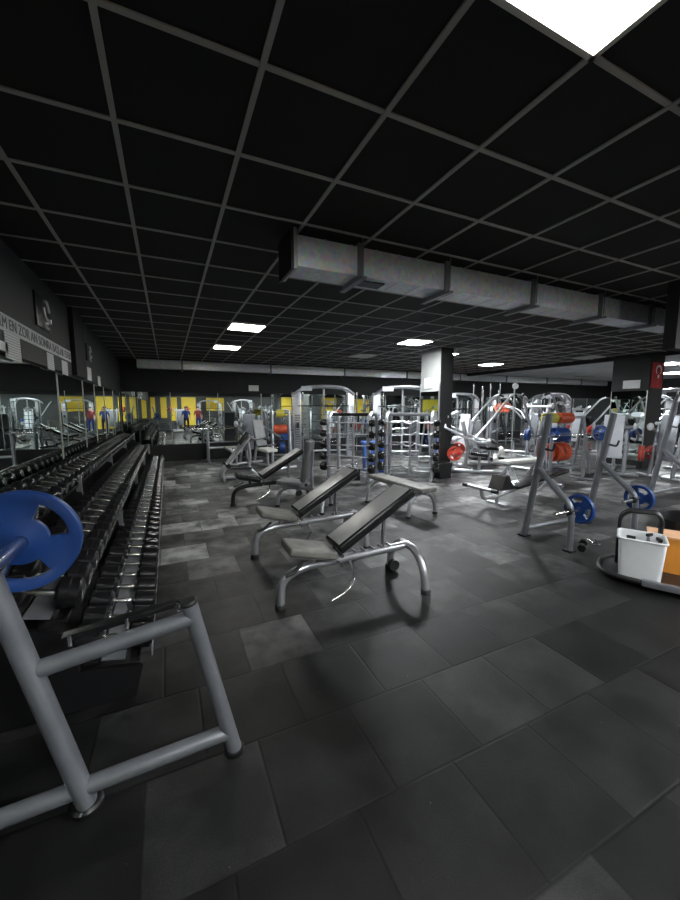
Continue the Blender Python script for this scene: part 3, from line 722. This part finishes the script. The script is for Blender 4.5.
# ------------------------------------------------------------------ flat bench press station near far wall
t = thing('bench_press_station', 'silver bench press station with a long bare barbell near the far mirrors', 'bench press', (1.05, 11.7, 0), math.radians(2))
for x in (0, 1.15):
    MB().tube([(x, 0, .02), (x, 0, 1.12)], .045, 12).build('upright', M['palesteel'], t)
    MB().tube([(x, -.4, .05), (x, .4, .05)], .035, 12).build('foot', M['palesteel'], t)
    MB().box((x, -.06, 1.0), (.05, .10, .04)).build('bar_hook', M['chrome'], t)
MB().tube([(0, 0, .45), (1.15, 0, .45)], .035, 12).build('cross_beam', M['palesteel'], t)
MB().box((.58, -.75, .46), (.30, 1.2, .07), None, .02).build('pad', M['whitevinyl'], t)
MB().tube([(.58, -.02, .40), (.58, -1.3, .38)], .03, 12).tube([(.58, -1.28, .38), (.58, -1.28, .03)], .03, 12).build('pad_frame', M['palesteel'], t)
t = thing('barbell', 'long bare barbell lying across the far bench press station', 'barbell', (1.7, 11.64, 1.04), math.radians(2))
MB().cyl((-.75, 0, 0), (.75, 0, 0), .014, 12).build('bar', M['chrome'], t)
MB().lathe([(0, .04), (.03, .04), (.031, .025), (.42, .025)], (.75, 0, 0), (1, 0, 0), 14).lathe([(0, .04), (.03, .04), (.031, .025), (.42, .025)], (-.75, 0, 0), (-1, 0, 0), 14).build('sleeve', M['chrome'], t)

# ------------------------------------------------------------------ plate loaded machines
def lever_machine(loc, rz, label, shroud='shroud', arm='high', platecol=None, where='', roller=False, fm='palesteel', H=1.55, grp='plate loaded machines', R=.2, dark=False, logo=False):
    t = thing('lever_machine', label, 'gym machine', loc, rz, grp); F = M[fm]
    MB().tube([(-.9, 0, .06), (.75, 0, .06)], .045, 12).tube([(-.9, -.45, .05), (-.9, .45, .05)], .04, 12).tube([(.7, -.55, .05), (.7, .55, .05)], .04, 12).build('base', F, t)
    for y in (-.26, .26): MB().tube([(.70, y, .06), (.52, y, H), (.30, y*.8, H+.08)], .042, 12, .12).build('upright', M['greysteel'] if dark else F, t)
    MB().tube([(.52, -.36, H-.02), (.52, .36, H-.02)], .04, 12).build('cross_beam', F, t)
    MB().tube([(.6, -.26, .8), (.6, .26, .8)], .035, 12).build('cross_beam', F, t)
    sh = MB().box((.60, 0, .95), (.05, .40, 1.05), RY(-.1), .02).build('shroud', M[shroud], t)
    if logo:
        MB().tube([(.566, -.07, 1.0), (.562, -.02, 1.08), (.562, .02, 1.02), (.560, .08, 1.12)], .009, 6).tube([(.57, -.05, .93), (.565, .06, .98)], .009, 6).build('printed_mark', M['blackpaint'], sh)
    MB().box((-.25, 0, .50), (.42, .38, .08), RY(-.1), .025, 3).build('seat', M['whitevinyl'] if 'white seat' in label else M['vinyl'], t)
    MB().box((.10, 0, .95), (.08, .36, .75), RY(.22), .03, 3).build('backrest', M['greyvinyl'] if 'white' in label else M['vinyl'], t)
    MB().tube([(-.25, 0, .08), (-.25, 0, .46)], .035, 12).build('seat_post', F, t)
    MB().tube([(.2, 0, .9), (.55, 0, .7)], .03, 12).build('back_bracket', F, t)
    Rm = Matrix.Rotation(rz, 3, 'Z')
    for s in (-1, 1):
        y = s*.40
        if arm == 'high': pts = [(.50, y, H), (.15, y*1.1, H+.15), (-.35, y*1.1, H-.05), (-.55, y*.8, H-.35)]; peg = (.15, y*1.1, H+.05)
        elif arm == 'up': pts = [(.62, y, .75), (.1, y, 1.25), (-.55, y*.9, 1.95), (-.72, y*.8, 2.02)]; peg = (.42, y, .85)
        else: pts = [(.62, y, 1.2), (.1, y*1.2, .95), (-.3, y*1.1, .8), (-.5, y*.8, .85)]; peg = (.30, y*1.1, .55)
        MB().tube(pts, .029, 12, .2).build('lever_arm', F, t)
        MB().cyl(Vector(pts[-1]), Vector(pts[-1])+Vector((-.13, -.06*s, -.05)), .03, 12).build('hand_grip', M['rubber'], t)
        MB().cyl(peg, (peg[0], peg[1]+s*.32, peg[2]), .025, 12).build('plate_peg', M['chrome'], t)
        MB().lathe([(0, .03), (.02, .09), (.04, .09), (.06, .04)], (pts[0][0], y-.03*s, pts[0][2]), (0, s, 0), 16).build('pivot', M['white'], t)
        if platecol:
            for k in range(2):
                p = Vector(loc)+Rm @ Vector((peg[0], peg[1]+s*(.09+.06*k), peg[2]))
                plate(p, platecol, '%s plate on the %s, %s and %s one' % (platecol.replace('orange', 'orange-red'), where, 'left arm' if s > 0 else 'right arm', 'inner' if k == 0 else 'outer'), R, .05, rz+PI/2, 0, 'plates loaded on the lever machines', random.random())
    if roller:
        MB().cyl((-.62, -.42, .42), (-.62, -.04, .42), .06, 16).cyl((-.62, .04, .42), (-.62, .42, .42), .06, 16).cyl((-.75, -.42, .62), (-.75, -.04, .62), .06, 16).cyl((-.75, .04, .62), (-.75, .42, .62), .06, 16).build('foam_roller', M['whitevinyl'], t)
        MB().cyl((-.62, -.45, .42), (-.62, .45, .42), .02, 10).cyl((-.75, -.45, .62), (-.75, .45, .62), .02, 10).tube([(-.62, 0, .42), (-.75, 0, .62)], .025, 10).tube([(-.62, 0, .42), (-.4, 0, .45)], .025, 10).build('roller_frame', F, t)
    return t
D = math.radians
lever_machine((6.85, 7.05, 0), D(133), 'plate loaded machine with tall white shroud just right of the grey pillar', 'shroud', 'low', 'red', 'machine right of the grey pillar', True, H=1.45, logo=True, R=.17)
lever_machine((8.0, 7.75, 0), D(170), 'plate loaded machine with long raised silver arms behind the white flat bench', 'shroud', 'up', None, '', False, H=1.3)
lever_machine((9.4, 6.95, 0), D(20), 'plate loaded machine with blue plates left of the A-frame plate rack', 'shroud', 'up', 'blue', 'machine left of the A-frame rack', False, dark=True, H=1.45, R=.17)
lever_machine((10.4, 5.65, 0), D(205), 'plate loaded machine with white shroud and red plates right of the A-frame rack', 'shroud', 'low', 'red', 'machine right of the A-frame rack', False, dark=True, R=.19, H=1.2)
lever_machine((10.9, 4.35, 0), D(165), 'dark plate loaded machine behind the arched press rack at the right edge', 'greysteel', 'low', 'red', 'machine behind the arched press rack', False, dark=True, R=.17, H=1.3)
lever_machine((13.0, 5.0, 0), D(10), 'tall plate loaded machine with slanted grey column near the black pillar', 'shroud', 'low', 'blue', 'slanted machine near the black pillar', False, H=1.6, R=.17)
lever_machine((11.4, 8.3, 0), D(190), 'plate loaded machine with high silver arms left of the black pillar', 'greysteel', 'high', None, '', False, H=1.7)
lever_machine((14.0, 8.4, 0), D(160), 'plate loaded machine standing behind the black pillar', 'shroud', 'up', 'red', 'machine behind the black pillar', False, H=1.6, R=.17)
lever_machine((11.3, 9.8, 0), D(120), 'plate loaded machine between the vertical barbells and the far mirrors', 'shroud', 'high', 'orange', 'machine near the far mirrors', False, H=1.6, R=.17)
lever_machine((8.5, 10.7, 0), D(215), 'machine with white seat behind the grey pillar', 'shroud', 'high', None, '', False, H=1.7)
lever_machine((2.35, 10.3, 0), D(115), 'low machine with white seat left of the cable stations', 'greysteel', 'low', None, '', False, H=.8, fm='steel')
lever_machine((16.4, 4.9, 0), D(185), 'plate loaded machine in the side hall on the right', 'shroud', 'high', None, '', False, H=1.6)
lever_machine((16.4, 7.6, 0), D(150), 'machine with silver arms in the side hall beyond the flag', 'shroud', 'up', 'blue', 'machine beyond the flag', False, H=1.6, R=.17)
for i, (x, y, a_, cc, la) in enumerate(((.7, -3.6, 80, 'red', 'first'), (4.6, -2.6, 60, 'blue', 'second'), (6.8, -3.8, 110, None, 'third'), (9.0, -1.8, 70, 'orange', 'fourth'), (10.5, -3.4, 100, None, 'fifth'), (7.0, -.6, 200, 'blue', 'sixth'))):
    lever_machine((x, y, 0), D(a_), 'machine behind the camera seen in the far mirrors, %s from the left wall' % la, 'shroud' if i % 2 else 'greysteel', ('high', 'up', 'low')[i % 3], cc, '%s mirrored machine behind the camera' % la, False, H=1.5+.1*(i % 3), R=.17)
for i, (x, y, a, s) in enumerate(((9.6, 11.4, -10, 'cable station against the far mirrors, behind the vertical barbells'), (12.2, 11.3, -12, 'cable station against the far mirrors, left of the black pillar'),
                                 (14.8, 11.2, -8, 'cable station against the far mirrors, behind the black pillar'), (13.0, 10.0, -12, 'cable station between the black pillar and the far wall'),
                                 (18.4, 9.6, -40, 'cable station in the side hall near the far wall'), (13.6, 6.6, -60, 'cable station just beyond the red flag'), (3.6, -4.3, 175, 'cable station behind the camera, left one seen in the far mirrors'), (5.4, -1.6, 150, 'cable station behind the camera, middle one seen in the far mirrors'), (12.9, -3.9, 180, 'cable station behind the camera, right one seen in the far mirrors'))):
    crossover((x, y, 0), D(a), 'silver '+s, 1.5, 2.1, pm='palesteel' if i % 2 == 0 else 'steel')

# white flat bench in front of machines
t = thing('flat_bench', 'flat bench with white pad in front of the blue plated machine', 'bench', (7.45, 5.95, 0), D(0))
MB().box((0, 0, .43), (1.25, .30, .07), None, .02, 3).build('pad', M['whitevinyl'], t)
MB().tube([(-.5, 0, .37), (.5, 0, .37)], .03, 12).build('main_beam', M['palesteel'], t)
for s in (-1, 1):
    MB().tube([(s*.48, -.26, .03), (s*.42, 0, .37), (s*.48, .26, .03)], .028, 12, .12).build('leg', M['palesteel'], t)

# vertical barbells in a floor holder
t = thing('barbell_holder', 'floor holder with long barbells standing upright', 'barbell stand', (9.2, 8.75, 0), D(-25))
MB().box((0, 0, .05), (1.0, .5, .08), None, .01).build('base', M['blackpaint'], t)
hp = [(-.42, .1), (-.22, -.1), (-.12, .12), (.03, -.1), (.12, .1), (.26, -.12), (.40, .1)]
q = MB()
for x, y in hp: q.cyl((x, y, .09), (x, y, .32), .034, 12)
q.build('holder_tube', M['steel'], t)
for k, (x, y) in enumerate(hp):
    p = Vector((9.2, 8.75, 0))+Matrix.Rotation(D(-25), 3, 'Z') @ Vector((x, y, .10))
    bb = thing('upright_barbell', 'long steel barbell standing upright in the holder, %s from the left' % ORD[k+1], 'barbell', p, 0, 'barbells standing upright in the holder')
    bb.rotation_euler = (0.0, random.uniform(-.008, .008), 0)
    Lb = 2.3-.10*(k % 3)
    MB().cyl((0, 0, 0), (0, 0, Lb*.2), .025, 12).cyl((0, 0, Lb*.8), (0, 0, Lb), .025, 12).build('sleeve', M['chrome'], bb)
    MB().cyl((0, 0, Lb*.2), (0, 0, Lb*.8), .0145, 12).lathe([(0, .04), (.02, .04)], (0, 0, Lb*.8), (0, 0, 1), 12).build('bar', M['chrome'], bb)
# round white sign disc on a machine mast
t = thing('round_marker', 'small round white disc on a thin post above the raised machine arms', 'sign', (9.35, 7.9, 0))
MB().cyl((0, 0, 0), (0, 0, 2.2), .018, 10).build('post', M['palesteel'], t)
MB().lathe([(0, .09), (.02, .09)], (0, -.02, 2.28), (-.4, -1, 0), 20).build('disc', M['white'], t)
MB().lathe([(0, .16), (.02, .16), (.025, .03)], (0, 0, 0), (0, 0, 1), 16).build('foot', M['blackpaint'], t)

# barbell on a stand near the A-frame rack and loose loaded barbell
t = thing('barbell', 'long thin barbell running right from the A-frame rack with a blue plate', 'barbell', (7.95, 5.13, 1.07), D(2))
MB().cyl((-1.0, 0, 0), (.95, 0, 0), .014, 12).lathe([(0, .024), (.35, .024)], (.95, 0, 0), (1, 0, 0), 14).lathe([(0, .024), (.35, .024)], (-1.0, 0, 0), (-1, 0, 0), 14).build('bar', M['chrome'], t)
plate((8.99, 5.17, 1.07), 'blue', 'blue plate on the end of the long thin barbell', .17, .06, D(2), 0, None, .2)
t = thing('squat_stand', 'dark low squat stand holding the long thin barbell', 'rack', (7.95, 5.23, 0), D(2))
for x in (-.6, .6):
    MB().tube([(x, 0, .04), (x, 0, 1.02)], .035, 12).tube([(x, -.3, .04), (x, .3, .04)], .035, 12).build('post', M['greysteel'], t)
    MB().tube([(x, 0, 1.0), (x, -.12, 1.0), (x, -.14, 1.07)], .012, 8, .02).build('bar_hook', M['chrome'], t)
MB().tube([(-.6, .1, .3), (.6, .1, .3)], .03, 12).build('cross_beam', M['greysteel'], t)

# ------------------------------------------------------------------ cleaning cart at the right
CR = D(-62)
t = thing('cleaning_trolley', 'black oval wheeled trolley with looped handles under the white bucket', 'cart', (4.20, 1.67, 0), CR)
o_ = []
for k in range(32):
    a = 2*PI*k/32; o_.append((.58*math.copysign(abs(math.cos(a))**.5, math.cos(a)), .27*math.copysign(abs(math.sin(a))**.6, math.sin(a))+(.12 if math.sin(a) > 0 else 0)*abs(math.sin(a))))
MB().prism(o_, 'z', .045, .075).build('tray', M['blackpaint'], t)
MB().tube([(x, y, .075) for x, y in o_]+[(o_[0][0], o_[0][1], .075)], .022, 10).build('bumper', M['rubber'], t)
MB().box((-.1, -.285, .08), (.30, .05, .06), None, .012).build('bumper_clamp', M['greysteel'], t)
for x, y in ((-.42, -.14), (.42, -.14), (-.42, .14), (.42, .14)):
    MB().cyl((x, y-.015, .026), (x, y+.015, .026), .026, 12).build('wheel', M['rubber'], t)
for dy in (.12, .20):
    MB().tube([(-.44, dy, .08), (-.44, dy, .56), (-.38, dy, .63), (-.16, dy, .64), (-.12, dy, .58), (-.12, dy, .08)], .018, 12, .07).build('loop_handle', M['blackpaint'], t)
def bucket(loc, w, d, h, name, label, m, rim):
    t = thing(name, label, 'bucket', loc, CR)
    b = MB(); tp = 1.13
    def ring(z, s, ww, dd, r=.035):
        out = []
        for cx, cy, a0 in ((1, 1, 0), (-1, 1, 90), (-1, -1, 180), (1, -1, 270)):
            for k in range(5):
                a = math.radians(a0+22.5*k); out.append(b.bm.verts.new((cx*(ww*s/2-r)+r*math.cos(a), cy*(dd*s/2-r)+r*math.sin(a), z)))
        return out
    R_ = [ring(0, 1, w, d), ring(h, tp, w, d), ring(h, tp, w-.02, d-.02), ring(.012, 1, w-.02, d-.02)]
    for a, c in zip(R_, R_[1:]):
        for k in range(len(a)): b.bm.faces.new((a[k], a[(k+1) % len(a)], c[(k+1) % len(a)], c[k]))
    b.bm.faces.new(list(reversed(R_[0]))); b.bm.faces.new(R_[-1])
    b.build('bucket_body', m, t)
    b = MB()
    pts = []
    for cx, cy, a0 in ((1, 1, 0), (-1, 1, 90), (-1, -1, 180), (1, -1, 270)):
        for k in range(4):
            a = math.radians(a0+30*k); pts.append((cx*(w*tp/2-.035)+.037*math.cos(a), cy*(d*tp/2-.035)+.037*math.sin(a), h))
    pts.append(pts[0]); b.tube(pts, .010, 8); b.build('rim', rim, t)
    return t
Rm = Matrix.Rotation(CR, 3, 'Z'); CC = Vector((4.20, 1.67, 0))
t = bucket(CC+Rm @ Vector((-.27, -.08, .077)), .31, .29, .37, 'white_bucket', 'white square plastic bucket on the oval cart', M['white'], M['white'])
# bottles and hooks inside
for k, (x, y, h, m_, lb) in enumerate(((-.36, -.05, .40, 'rubber', 'black spray bottle poking out of the white bucket, left one'), (-.22, .0, .44, 'greysteel', 'grey spray bottle poking out of the white bucket, middle one'), (-.14, -.06, .42, 'rubber', 'black spray bottle poking out of the white bucket, right one'))):
    q = thing('spray_bottle', lb, 'bottle', CC+Rm @ Vector((x, y-.05, .095)), CR+k)
    MB().lathe([(0, .03), (h*.6, .034), (h*.75, .014), (h*.8, .014)], (0, 0, 0), (0, 0, 1), 14).build('bottle_body', M[m_], q)
    MB().box((.012, 0, h*.84), (.07, .025, .03), None, .006).build('spray_head', M['blackpaint'], q)
t = thing('amber_box', 'orange plastic box with a pale board lid beside the white bucket', 'box', CC+Rm @ Vector((.05, .25, .077)), CR)
MB().prism([(-.22, 0), (.24, 0), (.26, .34), (-.24, .34)], 'y', -.13, .13).build('box_body', M['amber'], t)
MB().prism([(-.265, -.145), (.28, -.145), (.28, .11), (.18, .145), (-.265, .145)], 'z', .341, .356).build('board_lid', M['peach'], t)
t = thing('black_sack', 'rounded black bag standing behind the orange box', 'bag', (5.15, 2.05, 0), .3)
MB().lathe([(0, .12), (.03, .18), (.2, .22), (.42, .19), (.5, .10), (.52, .03)], (0, 0, 0), (0, 0, 1), 20).build('bag_body', M['blackpaint'], t)
MB().tube([(-.1, 0, .48), (-.06, 0, .56), (.06, 0, .56), (.1, 0, .48)], .01, 8, .04).build('strap', M['rubber'], t)
# clutter at foot of post
t = thing('hex_dumbbell', 'small dark dumbbell lying on the floor beside the press bench post', 'dumbbell', (4.36, 2.62, .045), .5)
MB().cyl((-.07, 0, 0), (.07, 0, 0), .014, 10).build('handle', M['chrome'], t)
MB().lathe([(0, .045), (.07, .045)], (.06, 0, 0), (1, 0, 0), 6).lathe([(0, .045), (.07, .045)], (-.13, 0, 0), (1, 0, 0), 6).build('weight_head', M['weight'], t)
t = thing('collar_clip', 'metal spring clip lying on the floor right of the small dumbbell', 'clip', (4.62, 2.62, .02), 1.0)
MB().tube([(.04*math.cos(a*.5), .04*math.sin(a*.5), -.012+.0015*a) for a in range(26)], .006, 6).tube([(.04, 0, 0), (.13, .03, .01)], .007, 6).tube([(.035, -.01, 0), (.12, -.05, .01)], .007, 6).build('spring', M['chrome'], t)

# ------------------------------------------------------------------ two people behind the camera, seen in the far mirror
def person(loc, rz, label, top, bottom):
    t = thing('person', label, 'person', loc, rz)
    bm = bmesh.new(); sk = []
    def v(p, r): x = bm.verts.new(p); sk.append((x, r)); return x
    pel = v((0, 0, .95), (.15, .11)); wa = v((0, 0, 1.12), (.14, .10)); ch = v((0, 0, 1.34), (.17, .12)); nk = v((0, .0, 1.48), (.06, .06)); hd = v((0, -.01, 1.60), (.085, .095)); ht = v((0, 0, 1.70), (.07, .08))
    for a, b_ in ((pel, wa), (wa, ch), (ch, nk), (nk, hd), (hd, ht)): bm.edges.new((a, b_))
    for s in (-1, 1):
        sh = v((s*.19, 0, 1.40), (.06, .06)); el = v((s*.25, .02, 1.12), (.042, .042)); wr = v((s*.23, -.12, .92), (.03, .03)); hn = v((s*.22, -.17, .84), (.03, .018))
        for a, b_ in ((ch, sh), (sh, el), (el, wr), (wr, hn)): bm.edges.new((a, b_))
        hp_ = v((s*.10, 0, .88), (.09, .09)); kn = v((s*.11, -.02, .50), (.06, .06)); an = v((s*.11, .02, .09), (.04, .04)); ft = v((s*.12, -.14, .04), (.04, .03))
        for a, b_ in ((pel, hp_), (hp_, kn), (kn, an), (an, ft)): bm.edges.new((a, b_))
    me = bpy.data.meshes.new('body'); bm.verts.index_update(); rads = [r for _, r in sk]
    bm.to_mesh(me); bm.free()
    o = bpy.data.objects.new('body', me); COL.objects.link(o)
    md = o.modifiers.new('skin', 'SKIN'); md.use_smooth_shade = True
    for i, r in enumerate(rads): me.skin_vertices[0].data[i].radius = r
    me.skin_vertices[0].data[0].use_root = True
    o.modifiers.new('sub', 'SUBSURF').levels = 1
    me2 = bpy.data.meshes.new_from_object(o.evaluated_get(bpy.context.evaluated_depsgraph_get())); bpy.data.objects.remove(o)
    me2.materials.clear()
    for m_ in (M['skin'], M[top], M[bottom]): me2.materials.append(m_)
    for p in me2.polygons:
        z = p.center.z; p.use_smooth = True
        p.material_index = 2 if z < .95 and abs(p.center.x) < .19 and z > .06 else (1 if .95 <= z < 1.46 and (z > 1.15 or abs(p.center.x) < .18) else 0)
    o = bpy.data.objects.new('body', me2); COL.objects.link(o); o.parent = t
    MB().lathe([(0, .085), (.05, .098), (.09, .07), (.105, .02)], (0, .012, 1.635), (0, .08, 1), 18).build('hair', M['hair'], t)
    MB().box((-.033, -.098, 1.63), (.02, .01, .008)).box((.033, -.098, 1.63), (.02, .01, .008)).box((0, -.094, 1.555), (.045, .01, .008)).build('face_features', M['hair'], t)
    MB().lathe([(0, .012), (.03, .006)], (0, -.10, 1.61), (0, -1, -.6), 8).build('nose', M['skin'], t)
for x, y, lab, tp, bt in ((1.12, -2.0, 'person in a blue top standing, mirrored small in the far mirror', 'cloth_blue', 'cloth_dark'), (1.9, -2.3, 'person in a dark red top and blue trousers standing, mirrored small in the far mirror', 'cloth_red', 'cloth_blue')):
    person((x, y, 0), PI, lab, tp, bt)
